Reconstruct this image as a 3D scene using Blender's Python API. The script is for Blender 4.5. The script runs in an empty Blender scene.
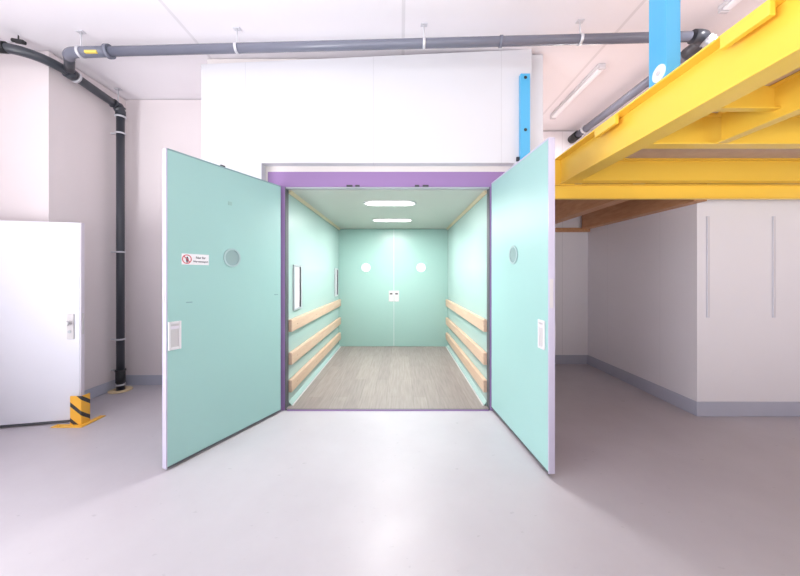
import bpy, bmesh, math, random
from mathutils import Vector, Matrix
random.seed(4)
S = bpy.context.scene
C = S.collection
PI = math.pi

# ------------------------------------------------------------------ camera, world, lights, exposure
cd = bpy.data.cameras.new('camera'); cam = bpy.data.objects.new('camera', cd); C.objects.link(cam)
cam.location = (0, 0, 1.40); cam.rotation_euler = (PI/2, 0, 0)
cd.sensor_width = 36.0; cd.sensor_fit = 'HORIZONTAL'; cd.lens = 315.0/800*36.0
cd.shift_y = -13.5/800; cd.clip_start = 0.05
S.camera = cam

S.view_settings.view_transform = 'Standard'; S.view_settings.look = 'None'
S.view_settings.gamma = 1.0; S.view_settings.use_curve_mapping = False
S.view_settings.exposure = -0.12

w = bpy.data.worlds.new('world'); S.world = w; w.use_nodes = True
# rear left open for added world light: dim sky, brighter fill below horizon
wt = w.node_tree; wb = wt.nodes['Background']; wb.inputs[1].default_value = 1.0
_tc = wt.nodes.new('ShaderNodeTexCoord'); _sp = wt.nodes.new('ShaderNodeSeparateXYZ'); wt.links.new(_tc.outputs['Generated'], _sp.inputs[0])
_mr = wt.nodes.new('ShaderNodeMapRange'); _mr.inputs[1].default_value = -0.05; _mr.inputs[2].default_value = 0.05; wt.links.new(_sp.outputs[2], _mr.inputs[0])
_mx = wt.nodes.new('ShaderNodeMix'); _mx.data_type = 'RGBA'; wt.links.new(_mr.outputs[0], _mx.inputs[0])
_mx.inputs[6].default_value = (3.5, 3.45, 3.54, 1); _mx.inputs[7].default_value = (0.6, 0.6, 0.63, 1)
wt.links.new(_mx.outputs[2], wb.inputs[0])

def area(name, loc, direction, sx, sy, power, col=(1, 1, 1)):
    l = bpy.data.lights.new(name, 'AREA'); l.shape = 'RECTANGLE'; l.size = sx; l.size_y = sy
    l.energy = power; l.color = col
    o = bpy.data.objects.new(name, l); C.objects.link(o); o.location = loc
    o.rotation_euler = Vector(direction).to_track_quat('-Z', 'Y').to_euler()
    return o
area('left_key_light', (-3.85, -0.4, 1.5), (1, 0.10, 0.42), 3.2, 2.4, 310, (0.96, 0.97, 1.0))  # added key light from the unseen left, tilted up to brighten the ceiling
area('ceiling_fill', (0.2, -0.4, 3.52), (0, 0.12, -1), 5.0, 2.4, 12, (1.0, 0.985, 0.985))  # weak overhead fill added out of view, no fixtures built for it

# ------------------------------------------------------------------ helpers
def lin(r, g, b):
    f = lambda c: (c/255/12.92) if c/255 <= 0.04045 else ((c/255+0.055)/1.055)**2.4
    return (f(r), f(g), f(b), 1)

class NT:
    def __init__(s, name):
        s.m = bpy.data.materials.new(name); s.m.use_nodes = True; s.t = s.m.node_tree
        s.b = s.t.nodes['Principled BSDF']
    def n(s, typ, **kw):
        n = s.t.nodes.new(typ)
        for k, v in kw.items():
            if k.startswith('i_'):
                key = k[2:]; key = int(key) if key.isdigit() else key.replace('_', ' ')
                n.inputs[key].default_value = v
            else: setattr(n, k, v)
        return n
    def l(s, a, b): s.t.links.new(a, b)

def mat(name, col, rough=0.5, metal=0.0, var=0.04, scale=6.0, bump=0.0, bscale=80.0, coat=0.0, emit=None, estr=0.0, spec=0.5):
    """Painted / plain surface with a slight noise mottling of its own."""
    k = NT(name); b = k.b
    tc = k.n('ShaderNodeTexCoord')
    no = k.n('ShaderNodeTexNoise', i_Scale=scale, i_Detail=4.0); k.l(tc.outputs['Object'], no.inputs['Vector'])
    mx = k.n('ShaderNodeMix', data_type='RGBA')
    mx.inputs[6].default_value = tuple(c*(1-var) for c in col[:3])+(1,)
    mx.inputs[7].default_value = tuple(min(1, c*(1+var)) for c in col[:3])+(1,)
    k.l(no.outputs['Fac'], mx.inputs[0]); k.l(mx.outputs[2], b.inputs['Base Color'])
    b.inputs['Roughness'].default_value = rough; b.inputs['Metallic'].default_value = metal
    b.inputs['Specular IOR Level'].default_value = spec
    b.inputs['Coat Weight'].default_value = coat
    if bump:
        n2 = k.n('ShaderNodeTexNoise', i_Scale=bscale, i_Detail=3.0); k.l(tc.outputs['Object'], n2.inputs['Vector'])
        bp = k.n('ShaderNodeBump', i_Strength=bump, i_Distance=0.01)
        k.l(n2.outputs['Fac'], bp.inputs['Height']); k.l(bp.outputs['Normal'], b.inputs['Normal'])
    if emit:
        b.inputs['Emission Color'].default_value = emit; b.inputs['Emission Strength'].default_value = estr
    return k.m

def panel_mat(name, col, axis, spacing, offset, groove=0.006, dark=0.82, rough=0.45, var=0.02):
    """Sandwich-panel wall: plain paint with thin joint grooves along one axis."""
    k = NT(name); b = k.b
    tc = k.n('ShaderNodeTexCoord'); sp = k.n('ShaderNodeSeparateXYZ'); k.l(tc.outputs['Object'], sp.inputs[0])
    a = k.n('ShaderNodeMath', operation='SUBTRACT'); k.l(sp.outputs[axis], a.inputs[0]); a.inputs[1].default_value = offset - 200*spacing
    m = k.n('ShaderNodeMath', operation='MODULO'); k.l(a.outputs[0], m.inputs[0]); m.inputs[1].default_value = spacing
    c = k.n('ShaderNodeMath', operation='LESS_THAN'); k.l(m.outputs[0], c.inputs[0]); c.inputs[1].default_value = groove
    no = k.n('ShaderNodeTexNoise', i_Scale=2.5, i_Detail=3.0); k.l(tc.outputs['Object'], no.inputs['Vector'])
    mx = k.n('ShaderNodeMix', data_type='RGBA')
    mx.inputs[6].default_value = tuple(x*(1-var) for x in col[:3])+(1,); mx.inputs[7].default_value = tuple(min(1, x*(1+var)) for x in col[:3])+(1,)
    k.l(no.outputs['Fac'], mx.inputs[0])
    m2 = k.n('ShaderNodeMix', data_type='RGBA', blend_type='MULTIPLY'); k.l(c.outputs[0], m2.inputs[0]); k.l(mx.outputs[2], m2.inputs[6])
    m2.inputs[7].default_value = (dark, dark, dark, 1); k.l(m2.outputs[2], b.inputs['Base Color'])
    bp = k.n('ShaderNodeBump', i_Strength=0.3, i_Distance=0.004, invert=True); k.l(c.outputs[0], bp.inputs['Height']); k.l(bp.outputs['Normal'], b.inputs['Normal'])
    b.inputs['Roughness'].default_value = rough
    return k.m

def floor_mat():
    k = NT('epoxy_floor'); b = k.b
    tc = k.n('ShaderNodeTexCoord')
    n1 = k.n('ShaderNodeTexNoise', i_Scale=1.1, i_Detail=6.0, i_Roughness=0.6); k.l(tc.outputs['Object'], n1.inputs['Vector'])
    r1 = k.n('ShaderNodeValToRGB'); k.l(n1.outputs['Fac'], r1.inputs[0])
    r1.color_ramp.elements[0].position = 0.25; r1.color_ramp.elements[0].color = lin(186, 180, 187)
    r1.color_ramp.elements[1].position = 0.75; r1.color_ramp.elements[1].color = lin(199, 194, 200)
    # small dark scuffs
    n2 = k.n('ShaderNodeTexNoise', i_Scale=16.0, i_Detail=2.0); mp = k.n('ShaderNodeMapping'); mp.inputs['Scale'].default_value = (1, 1.8, 1)
    k.l(tc.outputs['Object'], mp.inputs[0]); k.l(mp.outputs[0], n2.inputs['Vector'])
    r2 = k.n('ShaderNodeValToRGB'); k.l(n2.outputs['Fac'], r2.inputs[0])
    r2.color_ramp.elements[0].position = 0.70; r2.color_ramp.elements[0].color = (0, 0, 0, 1)
    r2.color_ramp.elements[1].position = 0.80; r2.color_ramp.elements[1].color = (0.35, 0.35, 0.35, 1)
    mx = k.n('ShaderNodeMix', data_type='RGBA'); k.l(r2.outputs[0], mx.inputs[0]); k.l(r1.outputs[0], mx.inputs[6]); mx.inputs[7].default_value = lin(120, 118, 122)
    k.l(mx.outputs[2], b.inputs['Base Color'])
    n3 = k.n('ShaderNodeTexNoise', i_Scale=5.0, i_Detail=5.0); k.l(tc.outputs['Object'], n3.inputs['Vector'])
    mr = k.n('ShaderNodeMapRange'); k.l(n3.outputs['Fac'], mr.inputs[0]); mr.inputs[3].default_value = 0.34; mr.inputs[4].default_value = 0.52
    k.l(mr.outputs[0], b.inputs['Roughness'])
    bp = k.n('ShaderNodeBump', i_Strength=0.12, i_Distance=0.01); k.l(n3.outputs['Fac'], bp.inputs['Height']); k.l(bp.outputs['Normal'], b.inputs['Normal'])
    return k.m

def plank_mat():
    k = NT('grey_wood_vinyl'); b = k.b
    tc = k.n('ShaderNodeTexCoord'); mp = k.n('ShaderNodeMapping'); mp.inputs['Rotation'].default_value = (0, 0, PI/2)
    k.l(tc.outputs['Object'], mp.inputs[0])
    br = k.n('ShaderNodeTexBrick', i_Scale=1.0, i_Mortar_Size=0.002, i_Brick_Width=1.2, i_Row_Height=0.15)
    br.inputs['Color1'].default_value = lin(142, 132, 129); br.inputs['Color2'].default_value = lin(152, 142, 138); br.inputs['Mortar'].default_value = lin(132, 123, 119)
    k.l(mp.outputs[0], br.inputs['Vector'])
    m2 = k.n('ShaderNodeMapping'); m2.inputs['Scale'].default_value = (16, 1.0, 1); k.l(tc.outputs['Object'], m2.inputs[0])
    no = k.n('ShaderNodeTexNoise', i_Scale=3.0, i_Detail=6.0); k.l(m2.outputs[0], no.inputs['Vector'])
    mx = k.n('ShaderNodeMix', data_type='RGBA', blend_type='OVERLAY'); mx.inputs[0].default_value = 0.35
    k.l(br.outputs['Color'], mx.inputs[6]); k.l(no.outputs['Fac'], mx.inputs[7]); k.l(mx.outputs[2], b.inputs['Base Color'])
    b.inputs['Roughness'].default_value = 0.5
    return k.m

def wood_mat(name, c1, c2, axis_scale, rough=0.55):
    k = NT(name); b = k.b
    tc = k.n('ShaderNodeTexCoord'); mp = k.n('ShaderNodeMapping'); mp.inputs['Scale'].default_value = axis_scale
    k.l(tc.outputs['Object'], mp.inputs[0])
    no = k.n('ShaderNodeTexNoise', i_Scale=4.0, i_Detail=6.0, i_Distortion=0.6); k.l(mp.outputs[0], no.inputs['Vector'])
    r = k.n('ShaderNodeValToRGB'); r.color_ramp.elements[0].position = 0.3; r.color_ramp.elements[0].color = c1
    r.color_ramp.elements[1].position = 0.7; r.color_ramp.elements[1].color = c2
    k.l(no.outputs['Fac'], r.inputs[0]); k.l(r.outputs[0], b.inputs['Base Color']); b.inputs['Roughness'].default_value = rough
    return k.m

def hazard_mat():
    """Yellow with diagonal black stripes, in the guard's own coordinates."""
    k = NT('hazard_stripe_paint'); b = k.b
    tc = k.n('ShaderNodeTexCoord'); sp = k.n('ShaderNodeSeparateXYZ'); k.l(tc.outputs['Object'], sp.inputs[0])
    a = k.n('ShaderNodeMath', operation='MULTIPLY_ADD'); k.l(sp.outputs[0], a.inputs[0]); a.inputs[1].default_value = 0.8; k.l(sp.outputs[2], a.inputs[2])
    a2 = k.n('ShaderNodeMath', operation='MULTIPLY_ADD'); k.l(sp.outputs[1], a2.inputs[0]); a2.inputs[1].default_value = 0.8; k.l(a.outputs[0], a2.inputs[2])
    ad = k.n('ShaderNodeMath', operation='ADD'); k.l(a2.outputs[0], ad.inputs[0]); ad.inputs[1].default_value = 3*0.145+0.052
    m = k.n('ShaderNodeMath', operation='MODULO'); k.l(ad.outputs[0], m.inputs[0]); m.inputs[1].default_value = 0.145
    c = k.n('ShaderNodeMath', operation='LESS_THAN'); k.l(m.outputs[0], c.inputs[0]); c.inputs[1].default_value = 0.04
    mx = k.n('ShaderNodeMix', data_type='RGBA'); k.l(c.outputs[0], mx.inputs[0])
    mx.inputs[6].default_value = lin(243, 180, 60); mx.inputs[7].default_value = lin(62, 58, 58)
    k.l(mx.outputs[2], b.inputs['Base Color']); b.inputs['Roughness'].default_value = 0.45
    return k.m

M = dict(
    wall=panel_mat('white_panel_wall', lin(241, 238, 243), 0, 1.17, 0.2),
    wall_y=panel_mat('white_panel_wall_deep', lin(241, 238, 243), 1, 0.9, 0.86, dark=0.92),
    wall_l=panel_mat('white_plaster_left', lin(228, 219, 221), 1, 1.17, 0.1, groove=0.0),
    shaft=panel_mat('white_shaft_panel', lin(211, 211, 216), 0, 1.28, -1.55, groove=0.008, dark=0.9),
    ceil=panel_mat('white_ceiling_panel', lin(242, 238, 243), 0, 1.985, -1.97, groove=0.03, dark=0.85),
    reveal=mat('white_mortar', lin(225, 219, 217), 0.7),
    base=mat('blue_grey_baseboard', lin(186, 188, 204), 0.45),
    floor=floor_mat(), plank=plank_mat(),
    green=mat('pale_green_lacquer', lin(160, 200, 196), 0.46, var=0.03, scale=2.0),
    carwall=mat('pale_green_sheet', lin(166, 191, 187), 0.25, var=0.02, scale=2.0),
    cargreen=mat('mint_green_sheet', lin(151, 186, 179), 0.3, var=0.02, scale=2.0),
    cream=mat('cream_ceiling_sheet', lin(196, 198, 190), 0.4, var=0.02),
    cornice=mat('beige_cornice', lin(208, 192, 160), 0.5),
    purple=mat('purple_paint', lin(146, 115, 166), 0.4, var=0.02),
    lilac=mat('lilac_edge_metal', lin(196, 190, 211), 0.35),
    edge=mat('grey_green_edge', lin(135, 165, 168), 0.4),
    darkseal=mat('dark_rubber_seal', lin(84, 86, 92), 0.6),
    white=mat('white_plastic', lin(224, 220, 224), 0.35),
    grip=mat('pale_grey_plastic', lin(205, 200, 202), 0.4),
    dark=mat('dark_metal', lin(60, 58, 64), 0.45),
    steel=mat('brushed_steel', lin(172, 176, 182), 0.32, metal=0.15),
    ringm=mat('porthole_rim', lin(168, 190, 192), 0.3),
    glass=mat('grey_porthole_glass', lin(150, 172, 172), 0.05, spec=0.8),
    litglass=mat('lit_porthole_glass', lin(240, 245, 243), 0.2, emit=(0.95, 1, 0.98, 1), estr=1.2),
    lamp=mat('lamp_diffuser', lin(250, 250, 248), 0.4, emit=(1, 1, 0.97, 1), estr=3.0),
    batten=mat('batten_diffuser', lin(238, 238, 244), 0.4, emit=(1, 1, 1, 1), estr=0.12),
    battenbody=mat('batten_body', lin(215, 213, 218), 0.4),
    wood=wood_mat('beech_rail', lin(200, 170, 147), lin(212, 184, 161), (10, 1, 10)),
    timber=wood_mat('brown_timber', lin(194, 138, 96), lin(212, 160, 118), (8, 1, 8)),
    deck=wood_mat('chipboard_deck', lin(206, 182, 170), lin(216, 194, 182), (3, 3, 3)),
    yellow=mat('yellow_steel_paint', lin(253, 212, 82), 0.34, var=0.02),
    yellowbase=mat('yellow_base_paint', lin(243, 186, 70), 0.45),
    hazard=hazard_mat(),
    blue=mat('blue_steel_paint', lin(84, 174, 220), 0.3, var=0.02),
    lightblue=mat('pale_blue_sticker', lin(226, 238, 244), 0.4),
    pipe=mat('grey_pipe_plastic', lin(113, 116, 131), 0.27),
    pipedark=mat('charcoal_pipe_plastic', lin(60, 63, 71), 0.3),
    black=mat('black_metal', lin(34, 35, 38), 0.5),
    zinc=mat('zinc_clamp', lin(212, 212, 218), 0.35, metal=0.3),
    foil=mat('silver_foil', lin(190, 190, 196), 0.3, metal=0.85, bump=0.6, bscale=60),
    label=mat('yellow_label', lin(226, 200, 96), 0.5),
    flange=mat('cream_floor_collar', lin(228, 205, 165), 0.55),
    door=mat('white_lacquer_door', lin(222, 222, 231), 0.3, var=0.01),
    dooredge=mat('pale_lilac_edge', lin(222, 214, 226), 0.35),
    signw=mat('white_sign', lin(240, 236, 240), 0.4),
    red=mat('red_print', lin(206, 84, 96), 0.5),
    ink=mat('dark_print', lin(74, 70, 80), 0.5),
    lead=mat('mirror_panel', lin(222, 216, 224), 0.15),
)

class MB:
    def __init__(s): s.bm = bmesh.new(); s.mats = []
    def box(s, x0, y0, z0, x1, y1, z1, mx=None, mi=0):
        vs = [s.bm.verts.new(p) for p in ((x0,y0,z0),(x1,y0,z0),(x1,y1,z0),(x0,y1,z0),(x0,y0,z1),(x1,y0,z1),(x1,y1,z1),(x0,y1,z1))]
        for f in ((0,3,2,1),(4,5,6,7),(0,1,5,4),(1,2,6,5),(2,3,7,6),(3,0,4,7)):
            fc = s.bm.faces.new([vs[i] for i in f]); fc.material_index = mi
        if mx: bmesh.ops.transform(s.bm, matrix=mx, verts=vs)
        return s
    def prism(s, pts, vec):
        """Closed polygon (list of 3-D points) pushed along vec."""
        a = [s.bm.verts.new(p) for p in pts]; b = [s.bm.verts.new(Vector(p)+Vector(vec)) for p in pts]
        n = len(pts); s.bm.faces.new(a[::-1]); s.bm.faces.new(b)
        for i in range(n): s.bm.faces.new((a[i], a[(i+1) % n], b[(i+1) % n], b[i]))
        return s
    def tube(s, path, r, seg=20, caps=True, radii=None):
        path = [Vector(p) for p in path]; rings = []; n = len(path); up = None
        for i, p in enumerate(path):
            t = ((path[min(i+1, n-1)]-p).normalized() + (p-path[max(i-1, 0)]).normalized()).normalized()
            if up is None:
                up = Vector((0, 0, 1)) if abs(t.z) < 0.9 else Vector((1, 0, 0))
            u = (up - t*up.dot(t)).normalized(); v = t.cross(u); up = u
            rr = radii[i] if radii else r
            rings.append([s.bm.verts.new(p+(u*math.cos(2*PI*k/seg)+v*math.sin(2*PI*k/seg))*rr) for k in range(seg)])
        for a, b in zip(rings, rings[1:]):
            for k in range(seg):
                f = s.bm.faces.new((a[k], b[k], b[(k+1) % seg], a[(k+1) % seg])); f.smooth = True
        if caps: s.bm.faces.new(rings[0]); s.bm.faces.new(rings[-1][::-1])
        return s
    def ring(s, c, n, ro, ri, h, seg=36):
        """Flat annulus of thickness h standing off along n from c (ri = 0 gives a disc)."""
        c = Vector(c); n = Vector(n).normalized()
        up = Vector((0, 0, 1)) if abs(n.z) < 0.9 else Vector((1, 0, 0))
        u = (up-n*up.dot(n)).normalized(); v = n.cross(u)
        P = lambda r, k, d: s.bm.verts.new(c+(u*math.cos(2*PI*k/seg)+v*math.sin(2*PI*k/seg))*r+n*d)
        o0 = [P(ro, k, 0) for k in range(seg)]; o1 = [P(ro, k, h) for k in range(seg)]
        if ri > 0:
            i0 = [P(ri, k, 0) for k in range(seg)]; i1 = [P(ri, k, h) for k in range(seg)]
        else: s.bm.faces.new(o1); s.bm.faces.new(o0[::-1])
        for k in range(seg):
            j = (k+1) % seg
            f = s.bm.faces.new((o0[k], o0[j], o1[j], o1[k])); f.smooth = True
            if ri > 0:
                f = s.bm.faces.new((i0[j], i0[k], i1[k], i1[j])); f.smooth = True
                s.bm.faces.new((o1[k], o1[j], i1[j], i1[k])); s.bm.faces.new((o0[j], o0[k], i0[k], i0[j]))
        return s
    def stadium(s, cx, cy, L, W, z0, z1, inner=0.0, seg=12):
        def loop(L, W):
            r = W/2; a = []
            for k in range(seg+1): t = -PI/2+PI*k/seg; a.append((cx+L/2-r+r*math.cos(t), cy+r*math.sin(t)))
            for k in range(seg+1): t = PI/2+PI*k/seg; a.append((cx-L/2+r+r*math.cos(t), cy+r*math.sin(t)))
            return a
        o = loop(L, W)
        if not inner: return s.prism([(x, y, z0) for x, y in o], (0, 0, z1-z0))
        i = loop(L-2*inner, W-2*inner); n = len(o)
        V = [[s.bm.verts.new((x, y, z)) for x, y in q] for q in (o, i) for z in (z0, z1)]
        for k in range(n):
            j = (k+1) % n
            s.bm.faces.new((V[0][k], V[0][j], V[1][j], V[1][k])); s.bm.faces.new((V[2][j], V[2][k], V[3][k], V[3][j]))
            s.bm.faces.new((V[0][j], V[0][k], V[2][k], V[2][j])); s.bm.faces.new((V[1][k], V[1][j], V[3][j], V[3][k]))
        return s
    def build(s, name, m, parent=None, bevel=0.0, kind=None, label=None):
        bmesh.ops.recalc_face_normals(s.bm, faces=s.bm.faces)
        me = bpy.data.meshes.new(name); s.bm.to_mesh(me); s.bm.free()
        o = bpy.data.objects.new(name, me); C.objects.link(o)
        for x in (m if isinstance(m, (list, tuple)) else [m]): me.materials.append(x)
        if parent: o.parent = parent
        if bevel:
            b = o.modifiers.new('bevel', 'BEVEL'); b.width = bevel; b.segments = 2; b.limit_method = 'ANGLE'; b.angle_limit = math.radians(50)
        if kind: o['kind'] = kind
        if label: o['label'] = label
        return o

def thing(name, label, cat, loc=(0, 0, 0), rz=0.0, group=None):
    o = bpy.data.objects.new(name, None); C.objects.link(o); o.empty_display_size = 0.1
    o.location = loc; o.rotation_euler = (0, 0, rz); o['label'] = label; o['category'] = cat
    if group: o['group'] = group
    return o
def tag(o, label, cat, group=None):
    o['label'] = label; o['category'] = cat
    if group: o['group'] = group
    return o
def copy_tree(o, parent=None):
    c = o.copy(); C.objects.link(c)
    if parent: c.parent = parent
    for ch in o.children: copy_tree(ch, c)
    return c
def arc(c, a, b, n=8):
    """Points of a smooth bend from a to b round corner c."""
    a, b, c = Vector(a), Vector(b), Vector(c)
    return [(1-t)**2*a+2*t*(1-t)*c+t*t*b for t in (i/n for i in range(n+1))]
def boxes(*bs):
    m = MB()
    for b in bs: m.box(*b)
    return m
ceil_h = lambda x: 3.645+0.006*x

# ------------------------------------------------------------------ the setting
boxes((-6, -2.0, -0.1, 6.2, 3.27, 0), (-6, 3.27, -0.1, -1.4, 5.1, 0), (1.2, 3.27, -0.1, 6.2, 5.1, 0)).build('floor', M['floor'], kind='structure')
MB().prism([(-6, -2.0, ceil_h(-6)), (6.2, -2.0, ceil_h(6.2)), (6.2, -2.0, 4.0), (-6, -2.0, 4.0)], (0, 8.6, 0)).build('ceiling', M['ceil'], kind='structure')
# left: deep bay, step out to the cold-room door, wall running back past the camera
boxes((-4.16, 3.12, 0, -3.48, 4.2, 3.615), (-4.16, -2.0, 0, -3.96, 3.12, 3.615)).build('wall_left', M['wall_l'], kind='structure')
boxes((-3.48, 4.00, 0, -1.98, 4.2, 3.62)).build('wall_back', M['wall_l'], kind='structure')
boxes((-3.48, 3.13, 0, -3.468, 3.988, 0.12)).build('baseboard_left', M['base'], bevel=0.004, kind='structure')
boxes((-3.48, 3.988, 0, -1.99, 4.00, 0.125)).build('baseboard_back', M['base'], bevel=0.004, kind='structure')
# right: enclosed cold room corner below the mezzanine, corridor and its far wall
boxes((2.94, 3.117, 0, 6.0, 4.93, 2.235)).build('wall_right', M['wall_y'], kind='structure')
boxes((1.457, 4.93, 0, 6.0, 5.1, 3.64)).build('wall_corridor', M['wall'], kind='structure')
boxes((6.0, -2.0, 0, 6.2, 5.1, 3.72)).build('wall_far_right', M['wall_l'], kind='structure')
boxes((2.926, 3.103, 0, 5.99, 3.117, 0.143), (2.926, 3.117, 0, 2.94, 4.93, 0.143)).build('baseboard_right', M['base'], bevel=0.004, kind='structure')
boxes((1.457, 4.916, 0, 2.926, 4.93, 0.143)).build('baseboard_corridor', M['base'], bevel=0.004, kind='structure')
# lift shaft: carcass and the raised white cladding in front of it
cw = MB()
for b in ((-1.99, 3.25, 0, -1.36, 6.5, 3.625), (1.12, 3.25, 0, 1.457, 6.5, 3.64), (-1.36, 3.25, 2.457, 1.12, 6.5, 3.625)): cw.box(*b)
cw.build('wall_shaft', M['reveal'], kind='structure')
sc = MB()
sc.prism([(-1.99, 3.15, 0), (-1.385, 3.15, 0), (-1.385, 3.15, 2.515), (1.15, 3.15, 2.515), (1.15, 3.15, 0), (1.32, 3.15, 0), (1.32, 3.15, 3.655), (-1.99, 3.15, 3.505)], (0, 0.10, 0))
sc.build('wall_shaft_cladding', M['shaft'], bevel=0.004, kind='structure')
boxes((1.32, 3.21, 0, 1.457, 3.25, 3.64)).build('trim_1', M['shaft'], kind='structure')
# lift car shell
boxes((-1.36, 3.27, -0.05, 1.12, 6.2, 0.0)).build('floor_lift', M['plank'], kind='structure')
boxes((-1.225, 3.335, 0, -1.185, 6.12, 2.29)).build('wall_lift_left', M['carwall'], kind='structure')
boxes((0.925, 3.335, 0, 0.965, 6.12, 2.29)).build('wall_lift_right', M['carwall'], kind='structure')
boxes((-1.21, 6.17, 0, 0.96, 6.21, 2.29)).build('wall_lift_back', M['cargreen'], kind='structure')
boxes((-1.21, 3.335, 2.29, 0.96, 6.2, 2.33)).build('ceiling_lift', M['cream'], kind='structure')
for sx, n in ((1, 2), (-1, 3)):
    x = -1.185 if sx > 0 else 0.925
    MB().prism([(x, 3.34, 2.29), (x+sx*0.035, 3.34, 2.29), (x+sx*0.012, 3.34, 2.262), (x, 3.34, 2.262)], (0, 2.77, 0)).build('trim_%d' % n, M['cornice'], kind='structure')
    MB().prism([(x, 3.42, 0), (x+sx*0.028, 3.36, 0), (x+sx*0.025, 3.36, 0.008), (x+sx*0.006, 3.36, 0.04), (x, 3.36, 0.045)], (0, 2.75, 0)).build('baseboard_lift_%s' % ('left' if sx > 0 else 'right'), M['carwall'], kind='structure')
    b = MB().box(x+sx*0.029, 3.36, 0, x+sx*0.045, 6.11, 0.003).build('trim_%d' % (n+2), M['grip'], kind='structure')

# ------------------------------------------------------------------ purple lift frame
fr = thing('lift_door_frame', 'purple steel frame around the goods lift opening', 'door frame', (-0.12, 3.24, 0))
ox = 0.12
boxes((-1.36+ox, 0, 2.303, 1.12+ox, 0.09, 2.457)).build('lintel', M['purple'], fr, bevel=0.003)
for x0, x1 in ((-1.30, -1.185), (0.925, 1.05)):
    j = boxes((x0+ox, 0.0, 0, x1+ox, 0.09, 2.303)).build('jamb', M['purple'], fr, bevel=0.003)
    xe = x1 if x0 < 0 else x0-0.006
    boxes((xe+ox, 0.004, 0.012, xe+ox+0.006, 0.094, 2.303)).build('seal', M['darkseal'], j)
boxes((-1.185+ox, 0.004, 0, 0.925+ox, 0.03, 0.006)).build('sill', M['dark'], fr)
boxes((-1.16+ox, -0.012, 0, 0.91+ox, 0.004, 0.009)).build('sill_edge', M['purple'], fr)
boxes((-1.185+ox, 0.01, 2.288, 0.925+ox, 0.05, 2.303)).build('lintel_seal', M['steel'], fr)
for x in (-0.514, -0.432, 0.180, 0.268):
    wd = 0.036 if x in (-0.514, 0.268) else 0.028
    boxes((x-wd+ox, -0.012, 2.302, x+wd-0.01+ox, 0.006, 2.320)).build('door_catch', M['dark'], fr, bevel=0.003)
boxes((-0.27+ox, -0.004, 2.303, -0.18+ox, 0.006, 2.315)).build('striker_plate', M['purple'], fr)

# ------------------------------------------------------------------ green lift leaves
def recessed_handle(parent, x, z, s, wdt=0.088, hgt=0.205):
    """White pull-cup set in a leaf face: rim, bowl and grip bar."""
    y0, y1 = sorted((0.0, s*0.010)); t = 0.016
    h = boxes((x-wdt/2, y0, z-hgt/2, x-wdt/2+t, y1, z+hgt/2), (x+wdt/2-t, y0, z-hgt/2, x+wdt/2, y1, z+hgt/2),
              (x-wdt/2+t, y0, z-hgt/2, x+wdt/2-t, y1, z-hgt/2+t*1.2), (x-wdt/2+t, y0, z+hgt/2-t*1.2, x+wdt/2-t, y1, z+hgt/2)).build('handle', M['white'], parent, bevel=0.003)
    ya, yb = sorted((0.0, s*0.002))
    boxes((x-wdt/2+t, ya, z-hgt/2+t, x+wdt/2-t, yb, z+hgt/2-t)).build('bowl', M['grip'], h)
    yc, yd = sorted((s*0.002, s*0.007))
    boxes((x-wdt/2+t, yc, z+hgt/2-0.055, x+wdt/2-t, yd, z+hgt/2-0.034)).build('grip', M['dooredge'], h)
    return h

def lift_leaf(label, loc, d, W, z0, z1, s, pane, seal_col):
    root = thing('lift_door', label, 'door', loc, math.atan2(d[1], d[0]), 'leaves of the front lift door')
    T = 0.045; ya, yb = sorted((0.0, -s*T))
    boxes((0, ya, z0+0.012, W-0.006, yb, z1-0.012)).build('panel', M['green'], root, bevel=0.003)
    boxes((W-0.006, ya, z0, W+0.004, yb, z1)).build('edge_strip', M['lilac'], root, bevel=0.002, label='pale lilac edge strip')
    boxes((0, ya, z1-0.012, W-0.006, yb, z1)).build('top_strip', M[seal_col], root)
    boxes((0, ya, z0, W-0.006, yb, z0+0.012)).build('bottom_strip', M['darkseal'], root)
    return root, T

L, T = lift_leaf('open green lift door leaf on the left, with a small white prohibition sign', (-1.211, 3.200, 0), (-0.42, -0.9075), 1.062, 0.016, 2.300, 1, 'glass', 'edge')
n = (0, 1, 0)
p = MB().ring((0.548, 0, 1.543), n, 0.080, 0.066, 0.008).build('porthole', M['ringm'], L)
MB().ring((0.548, 0, 1.543), n, 0.066, 0, 0.003).build('glass', M['glass'], p)
recessed_handle(L, 1.010, 0.958, 1)
sg = boxes((0.7545, 0, 1.474, 0.9615, 0.003, 1.556)).build('sign', M['signw'], L, bevel=0.001)
MB().ring((0.9245, 0.003, 1.515), n, 0.035, 0.0285, 0.0012).build('ring', M['red'], sg)
q = MB(); q.box(-0.0035, 0, -0.032, 0.0035, 0.001, 0.032, Matrix.Translation((0.9245, 0.0042, 1.515)) @ Matrix.Rotation(math.radians(45), 4, 'Y')); q.build('slash', M['red'], sg)
q = MB(); q.ring((0.9215, 0.003, 1.528), n, 0.0062, 0, 0.0009, 16); q.box(0.9125, 0.003, 1.500, 0.9305, 0.0039, 1.521); q.box(0.9155, 0.003, 1.489, 0.9205, 0.0039, 1.500); q.box(0.9235, 0.003, 1.489, 0.9285, 0.0039, 1.500)
q.build('figure', M['ink'], sg)
def text(body, x, z, size, parent, m, name='lettering'):
    cu = bpy.data.curves.new(name, 'FONT'); cu.body = body; cu.size = size; cu.align_x = 'CENTER'; cu.extrude = 0.0004; cu.offset = 0.0005
    t = bpy.data.objects.new(name, cu); C.objects.link(t); t.parent = parent
    mx = Matrix(((-1, 0, 0, x), (0, 0, 1, 0.0036), (0, 1, 0, z), (0, 0, 0, 1)))
    t.matrix_local = mx; cu.materials.append(m); return t
text('Nur f\u00fcr', 0.8195, 1.521, 0.025, sg, M['ink'])
text('Warentransport', 0.8195, 1.494, 0.0175, sg, M['ink'])
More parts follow.
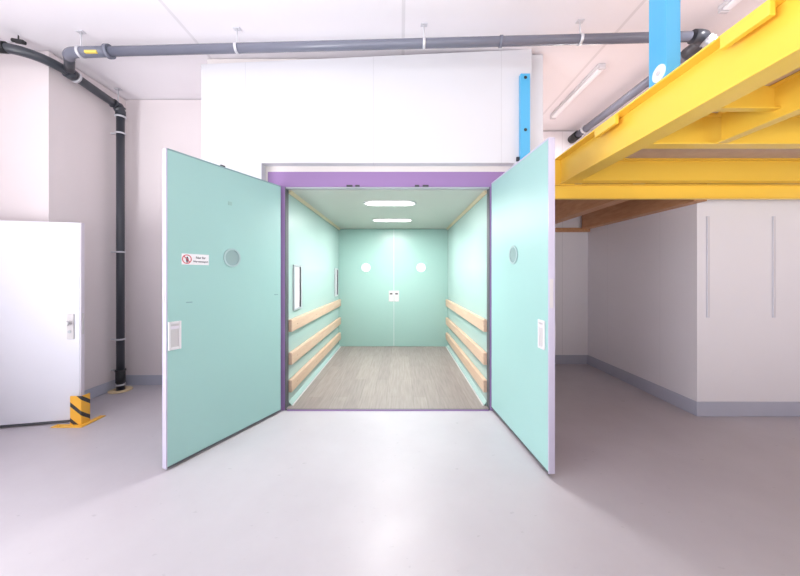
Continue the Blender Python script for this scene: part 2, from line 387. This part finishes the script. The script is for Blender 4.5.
boxes((W_ := 1.062+0.004, -0.036, 1.20, 1.062+0.007, -0.012, 1.30)).build('latch', M['grip'], L)
boxes((0.60, -0.03, 2.300, 0.64, -0.012, 2.318)).build('closer_pin', M['dark'], L, bevel=0.003)
for x, z in ((0.905, 1.19), (0.06, 1.20)):
    boxes((x-0.022, 0, z-0.004, x+0.022, 0.002, z+0.004)).build('screw_mark', M['edge'], L)
boxes((0.55, 0, 1.99, 0.585, 0.002, 2.02)).build('blank_patch', M['cargreen'], L)
for z in (0.25, 1.15, 2.05):
    MB().tube([(-0.004, -0.022, z), (-0.004, -0.022, z+0.12)], 0.011, 12).build('hinge', M['steel'], L)

R, T = lift_leaf('open green lift door leaf on the right, edge-on below the yellow beam', (0.936, 3.225, 0), (0.0745, -0.997), 1.072, 0.035, 2.338, -1, 'glass', 'lilac')
n = (0, -1, 0)
p = MB().ring((0.523, 0, 1.568), n, 0.080, 0.066, 0.008).build('porthole', M['ringm'], R)
MB().ring((0.523, 0, 1.568), n, 0.066, 0, 0.003).build('glass', M['glass'], p)
recessed_handle(R, 0.9875, 0.974, -1)
boxes((1.072+0.004, 0.006, 1.17, 1.072+0.008, 0.030, 1.37)).build('latch', M['grip'], R, bevel=0.001)
boxes((1.00, 0.045, 0.88, 1.06, 0.058, 1.08)).build('outer_handle', M['white'], R, bevel=0.004)
boxes((0.0, 0.045, 0.035, 1.072, 0.047, 2.338)).build('outer_skin', M['purple'], R, label='purple outer face')
for z in (0.25, 1.15, 2.05):
    MB().tube([(0.016, 0.030, z), (0.016, 0.030, z+0.12)], 0.011, 12).build('hinge', M['steel'], R)

# rear pair of lift leaves, closed
for x0, x1, px, hx, lab in ((-1.185, -0.122, -0.660, -0.172, 'closed green rear lift door leaf at the back of the car, left of the seam'),
                            (-0.116, 0.925, 0.408, -0.066, 'closed green rear lift door leaf at the back of the car, right of the seam')):
    r = thing('rear_lift_door', lab, 'door', ((x0+x1)/2, 6.12, 0), 0, 'closed leaves at the back of the lift')
    o = -(x0+x1)/2
    boxes((x0+o, 0, 0.003, x1+o, 0.045, 2.285)).build('panel', M['cargreen'], r, bevel=0.002)
    p = MB().ring((px+o, 0, 1.535), (0, -1, 0), 0.088, 0.074, 0.008).build('porthole', M['white'], r)
    MB().ring((px+o, 0, 1.535), (0, -1, 0), 0.074, 0, 0.003).build('glass', M['litglass'], p, label='bright backlit glass')
    h = boxes((hx-0.046+o, -0.008, 0.875, hx+0.046+o, 0, 1.085)).build('handle', M['grip'], r, bevel=0.003)
    boxes((hx-0.026+o, -0.011, 1.012, hx+0.026+o, -0.008, 1.04)).build('keyhole_slot', M['dark'], h)
    MB().ring((hx+o, -0.008, 0.905), (0, -1, 0), 0.026, 0, 0.006).build('knob', M['white'], h)
    if x0 < -1: boxes((x1+o, -0.004, 0.02, x1+o+0.006, 0.02, 2.285)).build('seam_strip', M['white'], r)

# ------------------------------------------------------------------ inside the car: rails, niches, lamps
rails = {0.855: 'top', 0.505: 'middle', 0.215: 'bottom'}
for side, x in (('left', -1.185), ('right', 0.925)):
    for z, nm in rails.items():
        s = 1 if side == 'left' else -1
        r = thing('bumper_rail', '%s of the three wooden bumper rails on the %s wall of the lift' % (nm, side), 'rail', (x, 4.72, z), 0, 'wooden bumper rails in the lift')
        xa, xb = sorted((0.0, s*0.042))
        boxes((xa, -1.385, -0.065, xb, 1.38, 0.065)).build('board', M['wood'], r, bevel=0.008)
        for y in (-1.2, -0.4, 0.4, 1.2):
            MB().ring((s*0.042, y, 0), (s, 0, 0), 0.009, 0, 0.002, 12).build('screw', M['wood'], r)
for y, lab in ((3.62, 'tall narrow steel-framed wall panel in the lift, nearer the opening'), (5.83, 'tall narrow steel-framed wall panel in the lift, nearer the rear doors')):
    r = thing('wall_panel', lab, 'panel', (-1.185, y, 1.0), 0, 'steel-framed panels on the left lift wall')
    t = 0.022
    boxes((0, -0.14, 0, 0.018, -0.14+t, 0.51), (0, 0.14-t*2.2, 0, 0.018, 0.14, 0.51), (0, -0.14+t, 0, 0.018, 0.14-t*2.2, t), (0, -0.14+t, 0.51-t, 0.018, 0.14-t*2.2, 0.51)).build('frame', M['steel'], r, bevel=0.002)
    boxes((0, -0.14+t, t, 0.006, 0.14-t*2.2, 0.51-t)).build('plate', M['lead'], r)
    boxes((0.004, 0.14-t*2.2-0.012, t, 0.0185, 0.14-t*2.2, 0.51-t)).build('niche_side_shade', M['dark'], r)  # dark strip painted as the shaded far side of the recess
    MB().ring((0.006, -0.09, 0.29), (1, 0, 0), 0.010, 0, 0.004, 16).build('button', M['steel'], r)
LAMP_W = 46
for y, lab in ((3.92, 'oval ceiling lamp in the lift, nearer the opening'), (5.14, 'oval ceiling lamp in the lift, nearer the rear doors')):
    r = thing('ceiling_lamp', lab, 'lamp', (-0.125, y, 2.29), 0, 'oval lamps in the lift ceiling')
    MB().stadium(0, 0, 0.66, 0.27, -0.012, 0, inner=0.02).build('rim', M['white'], r)
    MB().stadium(0, 0, 0.62, 0.23, -0.008, -0.001).build('diffuser', M['lamp'], r)
    l = bpy.data.lights.new('lamp_light', 'AREA'); l.shape = 'ELLIPSE'; l.size = 0.60; l.size_y = 0.22; l.energy = LAMP_W; l.color = (1.0, 0.985, 0.965)
    lo = bpy.data.objects.new('lamp_light', l); C.objects.link(lo); lo.parent = r; lo.location = (0, 0, -0.02)

# ------------------------------------------------------------------ mezzanine
def ibeam(axis, a, b, c, z0, h, wdt, tf, tw):
    """I-section along 'x' or 'y' from a to b, centred at c on the other axis, underside z0."""
    m = MB(); P = (lambda u, lo, hi, zz0, zz1: m.box(lo, u[0], zz0, hi, u[1], zz1)) if axis == 'y' else (lambda u, lo, hi, zz0, zz1: m.box(u[0], lo, zz0, u[1], hi, zz1))
    P((a, b), c-wdt/2, c+wdt/2, z0, z0+tf); P((a, b), c-wdt/2, c+wdt/2, z0+h-tf, z0+h); P((a, b), c-tw/2, c+tw/2, z0+tf, z0+h-tf)
    return m
mz = thing('mezzanine_platform', 'mezzanine platform on the right, on bright yellow steel beams', 'platform')
eb = ibeam('y', -1.5, 3.06, 1.547, 2.236, 0.270, 0.134, 0.011, 0.008).build('edge_beam', M['yellow'], mz, bevel=0.002)
boxes((1.484, 3.02, 2.247, 1.610, 3.034, 2.495)).build('end_plate', M['yellow'], eb)
for ya, yb in ((1.257, 1.453), (2.16, 2.39)):
    boxes((1.474, ya, 2.436, 1.500, yb, 2.499)).build('bracket', M['yellow'], eb, bevel=0.003)
ibeam('x', 1.552, 4.6, 2.855, 2.2385, 0.197, 0.10, 0.009, 0.006).build('cross_beam', M['yellow'], mz)
ibeam('x', 1.552, 4.6, 2.06, 2.2385, 0.197, 0.08, 0.009, 0.006).build('cross_beam', M['yellow'], mz)
boxes((1.552, 1.73, 2.298, 4.6, 1.738, 2.436), (1.552, 1.70, 2.298, 4.6, 1.73, 2.306)).build('cross_channel', M['yellow'], mz)
boxes((1.552, 0.60, 2.318, 4.6, 0.608, 2.436), (1.552, 0.57, 2.318, 4.6, 0.60, 2.326)).build('cross_channel', M['yellow'], mz)
ibeam('y', -1.5, 2.015, 2.06, 2.240, 0.194, 0.065, 0.009, 0.006).build('longitudinal_beam', M['yellow'], mz)
boxes((1.40, 2.955, 2.104, 5.2, 2.963, 2.236), (1.40, 2.92, 2.104, 5.2, 2.955, 2.112), (1.40, 2.92, 2.228, 5.2, 2.955, 2.236)).build('support_beam', M['yellow'], mz, bevel=0.001)
boxes((1.560, -1.5, 2.437, 4.6, 4.90, 2.475)).build('deck', M['deck'], mz, label='brown chipboard deck boards')
for x0, x1, lab in ((2.08, 2.22, 'brown timber joist under the mezzanine, clear of the walls'), (2.80, 2.925, 'brown timber joist under the mezzanine, along the right-hand white wall')):
    zt = 2.436
    tag(boxes((x0, 3.0, 2.10 if x0 > 2.5 else 2.12, x1, 4.85, zt)).build('timber_joist', M['timber'], bevel=0.003), lab, 'joist', 'timber joists under the mezzanine')
tag(boxes((1.47, 4.85, 2.06, 2.93, 4.92, 2.12)).build('timber_ledger', M['timber'], bevel=0.003), 'brown timber ledger fixed across the far corridor wall', 'joist')
# blue guard post standing on the edge beam
gp = thing('guard_post', 'tall blue steel post standing on the yellow edge beam', 'post', (1.52, 1.82, 2.507))
boxes((-0.035, -0.06, 0, -0.029, 0.06, 1.15), (-0.029, -0.06, 0, 0.043, -0.054, 1.15), (-0.029, 0.054, 0, 0.043, 0.06, 1.15)).build('channel', M['blue'], gp, bevel=0.002)
boxes((0.043, -0.06, 0, 0.047, 0.06, 1.10)).build('back_web', M['blue'], gp)
MB().ring((-0.035, -0.015, 0.045), (-1, 0, 0), 0.046, 0.012, 0.004, 24).build('washer', M['lightblue'], gp, label='round pale washer')
MB().ring((-0.039, -0.015, 0.045), (-1, 0, 0), 0.013, 0, 0.006, 6).build('bolt', M['grip'], gp)
# perforated blue upright on the shaft cladding
up = thing('perforated_upright', 'blue perforated steel upright fixed to the white lift shaft wall', 'post', (1.235, 3.15, 2.50))
boxes((-0.046, -0.05, 0, 0.046, -0.045, 0.88), (-0.046, -0.045, 0, -0.041, -0.001, 0.88), (0.041, -0.045, 0, 0.046, -0.001, 0.88)).build('channel', M['blue'], up, bevel=0.002)
for z in (0.84, 0.58, 0.325, 0.09):
    if z in (0.84, 0.325):
        MB().ring((0, -0.05, z), (0, -1, 0), 0.016, 0, 0.0015, 16).build('hole', M['black'], up)
boxes((-0.075, -0.02, 0.03, -0.046, -0.002, 0.07)).build('fixing_lug', M['dark'], up)

# ------------------------------------------------------------------ pipes
def hanger(parent, p, top, axis, r, rod_off=0.0):
    """Pipe clamp with a threaded rod up to a ceiling plate; p is the pipe centre in parent space."""
    h = MB().tube([Vector(p)-Vector(axis)*0.012, Vector(p)+Vector(axis)*0.012], r+0.006, 24).build('hanger_clamp', M['zinc'], parent)
    MB().tube([(p[0], p[1], p[2]+r), (p[0], p[1], top-0.003)], 0.006, 8).build('rod', M['zinc'], h)
    boxes((p[0]-0.03, p[1]-0.02, top-0.010, p[0]+0.03, p[1]+0.02, top-0.002)).build('ceiling_plate', M['zinc'], h)
    return h
a, b = Vector((-2.97, 2.89, 3.438)), Vector((2.555, 2.78, 3.500))
lerp = lambda x: a+(b-a)*((x-a.x)/(b.x-a.x))
cp = thing('drain_pipe', 'long grey drain pipe running across under the ceiling, in front of the lift', 'pipe', (0, 2.84, 3.48))
of = Vector((0, 2.84, 3.48)); lo = lambda v: Vector(v)-of
MB().tube([lo(lerp(-2.70)), lo(b)], 0.041, 24).build('pipe', M['pipe'], cp)
el = [lo(lerp(-2.66)), lo(lerp(-2.90))] + [lo(v) for v in arc(lerp(-3.045), lerp(-2.97), Vector((-3.107, 2.957, 3.443)))]
MB().tube(el, 0.045, 24).build('elbow', M['pipe'], cp)
MB().tube([lo((-3.09, 2.94, 3.445)), lo((-3.20, 3.05, 3.449)), lo((-3.306, 3.150, 3.451))], 0.040, 20).build('branch_pipe', M['pipedark'], cp)
for x, rr, hw in ((-2.665, 0.060, 0.016), (0.90, 0.048, 0.012)):
    c_ = lo(lerp(x)); MB().tube([c_-Vector((hw, 0, 0)), c_+Vector((hw, 0, 0))], rr, 24).build('coupling', M['pipe'], cp)
c_ = lo(lerp(-2.79)); MB().box(c_.x-0.06, c_.y-0.0475, c_.z-0.038, c_.x+0.05, c_.y-0.028, c_.z-0.014).build('label_sticker', M['label'], cp, bevel=0.002)
for x in (-2.925, -1.48, 0.215, 1.60):
    c_ = lo(lerp(x)); hanger(cp, c_, ceil_h(x)-3.48, (1, 0, 0), 0.041 if x > -2.7 else 0.045)

lp = thing('drain_pipe', 'charcoal drain pipe bending down the corner beside the white door', 'pipe', (-3.372, 3.80, 0))
of = Vector((-3.372, 3.80, 0))
P = [(-3.955, 2.862, 3.478)] + arc((-3.372, 2.862, 3.478), (-3.80, 2.862, 3.478), (-3.372, 3.24, 3.455), 18) + [(-3.372, 3.60, 3.424), (-3.372, 3.74, 3.412)]
MB().tube([lo(p) for p in P], 0.043, 20).build('sloping_run', M['pipedark'], lp)
MB().tube([lo(p) for p in [(-3.372, 3.70, 3.414)] + arc((-3.372, 3.745, 3.411), (-3.372, 3.80, 3.41), (-3.372, 3.80, 3.36), 8) + [(-3.372, 3.80, 3.31)]], 0.052, 20).build('elbow', M['pipedark'], lp)
MB().tube([(0, 0, 0.0), (0, 0, 3.33)], 0.041, 20).build('downpipe', M['pipedark'], lp)
MB().tube([(0, 0, 0.10), (0, 0, 0.24)], 0.048, 20).build('socket', M['black'], lp)
for z, m_, r_ in ((3.30, 'zinc', .056), (3.10, 'zinc', .052), (1.67, 'zinc', .050), (0.62, 'zinc', .050), (0.245, 'dark', .054), (0.075, 'zinc', .052)):
    k_ = MB().tube([(0, 0, z-0.009), (0, 0, z+0.009)], r_, 20).build('pipe_clamp', M[m_], lp)
    if z not in (3.30, 0.075): boxes((-0.122, -0.012, z-0.008, -0.05, 0.012, z+0.008)).build('wall_bracket', M['zinc'], k_)
q_ = lambda y: 3.450-(y-3.30)*0.0867
for y0_, y1_, r_, m_, nm_ in ((3.19, 3.25, .058, 'pipedark', 'tee_collar'), (3.265, 3.29, .056, 'zinc', 'tee_clamp')):
    MB().tube([(0, y0_-3.80, q_(y0_)), (0, y1_-3.80, q_(y1_))], r_, 20).build(nm_, M[m_], lp)
MB().tube([lo((-3.78, 2.863, 3.478)), lo((-3.60, 2.885, 3.4775))], 0.049, 20).build('sleeve', M['black'], lp)
hb = MB().box(-0.06, -0.02, 0, 0.06, 0.02, 0.035, Matrix.Translation(lo((-3.55, 2.93, 3.550))) @ Matrix.Rotation(math.radians(10), 4, 'Y')).build('hanger_bracket', M['black'], lp, bevel=0.012)
boxes((-0.30, -0.875, 3.555, -0.18, -0.865, 3.566)).build('strap', M['zinc'], hb)
MB().tube([(-0.178, -0.87, 3.56), (-0.178, -0.87, ceil_h(-3.43)-0.002)], 0.005, 8).build('rod', M['black'], hb)
hr = MB().tube([(0, -0.03, 3.45), (0, -0.03, ceil_h(-3.36)-0.006)], 0.006, 8).build('hanger_rod', M['zinc'], lp)
boxes((-0.035, -0.05, ceil_h(-3.36)-0.012, 0.035, -0.01, ceil_h(-3.36)-0.003)).build('ceiling_plate', M['zinc'], hr)
tag(MB().ring((-3.372, 3.80, 0.001), (0, 0, 1), 0.115, 0.052, 0.014).build('floor_collar', M['flange'], bevel=0.003), 'cream round collar on the floor at the foot of the charcoal downpipe', 'collar')

rp = thing('drain_pipe', 'dark drain pipe running away under the ceiling above the yellow mezzanine', 'pipe', (2.70, 3.8, 3.5))
MB().tube([(0.03, -0.86, 0), (0, -0.3, 0), (-0.03, 1.10, 0)], 0.048, 20).build('pipe', M['pipe'], rp)
MB().tube([(0.03, -0.80, 0)] + arc((0.03, -1.01, 0.0), (0.03, -0.90, 0), (-0.06, -1.02, 0.0), 8) + [(-0.12, -1.02, 0)], 0.055, 20).build('elbow', M['pipedark'], rp)
MB().tube([(-0.03, 0.92, 0), (-0.03, 1.10, 0)], 0.062, 20).build('wall_sleeve', M['black'], rp)
MB().tube([(-0.028, 0.74, 0), (-0.029, 0.77, 0)], 0.058, 20).build('pipe_clamp', M['zinc'], rp)
# silver hose end over the beam
pts = [Vector((2.66+0.16*t, 2.73-0.10*t, 3.43-0.26*t)) for t in [i/24 for i in range(25)]]
tag(MB().tube(pts, 0.05, 16, radii=[0.050+0.008*math.cos(i*PI) for i in range(25)]).build('flexible_hose', M['foil']), 'crumpled silver flexible hose below the pipe behind the blue post', 'hose')

# ------------------------------------------------------------------ fluorescent battens on the ceiling
for x, y0, y1, lab in ((2.16, 3.36, 4.46, 'slim white batten light on the ceiling above the far corridor'), (2.72, 1.55, 2.66, 'slim white batten light on the ceiling above the blue guard post')):
    r = thing('batten_light', lab, 'light', (x, (y0+y1)/2, ceil_h(x)), 0, 'batten lights on the ceiling')
    L2 = (y1-y0)/2
    boxes((-0.04, -L2, -0.035, 0.04, L2, -0.002)).build('housing', M['battenbody'], r, bevel=0.006)
    boxes((-0.032, -L2+0.03, -0.06, 0.032, L2-0.03, -0.035)).build('diffuser', M['batten'], r, bevel=0.015)
    l = bpy.data.lights.new('batten_tube', 'AREA'); l.shape = 'RECTANGLE'; l.size = 0.08; l.size_y = 2*L2-0.1; l.energy = 22; l.color = (1.0, 0.98, 0.99)
    lo_ = bpy.data.objects.new('batten_tube', l); C.objects.link(lo_); lo_.parent = r; lo_.location = (0, 0, -0.085)
    for s in (-1, 1):
        y_ = s*(L2-0.012); boxes((-0.036, y_-0.014, -0.063, 0.036, y_+0.014, -0.035)).build('end_cap', M['battenbody'], r, bevel=0.004)

# ------------------------------------------------------------------ white cold-room door on the left, its guard
dx, dy = -3.037+3.96, 2.99-2.79
wd = thing('cold_room_door', 'open plain white door leaf on the far left with a small handle plate', 'door', (-3.03, 2.985, 0), math.atan2(-dy, -dx))
boxes((0, 0.0, 0.022, 0.93, 0.0, 0.022)) if False else None
# local x runs from the free edge to the hinge; the seen face is local +y
boxes((0.004, -0.05, 0.03, 0.93, 0.0, 1.892)).build('leaf', M['door'], wd, bevel=0.006)
boxes((-0.004, -0.048, 0.03, 0.004, -0.004, 1.892)).build('edge_strip', M['dooredge'], wd, bevel=0.002)
boxes((0.004, -0.045, 0.012, 0.93, -0.006, 0.03)).build('bottom_seal', M['darkseal'], wd)
pl = boxes((0.045, 0, 0.79, 0.10, 0.010, 1.03)).build('handle_plate', M['grip'], wd, bevel=0.004)
MB().tube([(0.078, 0.01, 0.945), (0.078, 0.035, 0.945), (0.078, 0.037, 0.945), (0.078, 0.06, 0.945)], 0.02, 16, radii=[0.012, 0.012, 0.022, 0.018]).build('knob', M['white'], pl)
MB().ring((0.078, 0.010, 0.862), (0, 1, 0), 0.014, 0, 0.004, 16).build('keyhole', M['steel'], pl)
boxes((-0.007, -0.036, 0.83, -0.004, -0.014, 1.03)).build('latch', M['grip'], wd)
gd = thing('corner_guard', 'yellow and black striped steel corner guard on the floor by the white door', 'guard', (-2.955, 2.92, 0))
boxes((-0.105, 0, 0.008, 0, 0.008, 0.272), (-0.008, 0.008, 0.008, 0, 0.085, 0.272)).build('angle', M['hazard'], gd, bevel=0.002)
boxes((-0.235, -0.045, 0, 0.045, 0.010, 0.008), (-0.010, 0.010, 0, 0.045, 0.195, 0.008)).build('base_plate', M['yellowbase'], gd, bevel=0.001)
for x, y in ((-0.19, -0.02), (-0.05, -0.022), (0.022, 0.15)):
    MB().ring((x, y, 0.008), (0, 0, 1), 0.010, 0, 0.006, 6).build('anchor_bolt', M['yellowbase'], gd)

# ------------------------------------------------------------------ slim rails on the right wall
for x, lab in ((3.04, 'slim white vertical rail on the right wall, nearer the wall corner'), (3.69, 'slim white vertical rail on the right wall, nearer the picture edge')):
    r = thing('wall_rail', lab, 'rail', (x, 3.117, 0.975), 0, 'slim vertical rails on the right wall')
    boxes((-0.013, -0.014, 0, 0.013, -0.001, 1.0)).build('strip', M['door'], r, bevel=0.002)
    boxes((-0.006, -0.0155, 0.01, 0.006, -0.0135, 0.99)).build('slot_row', M['white'], r)
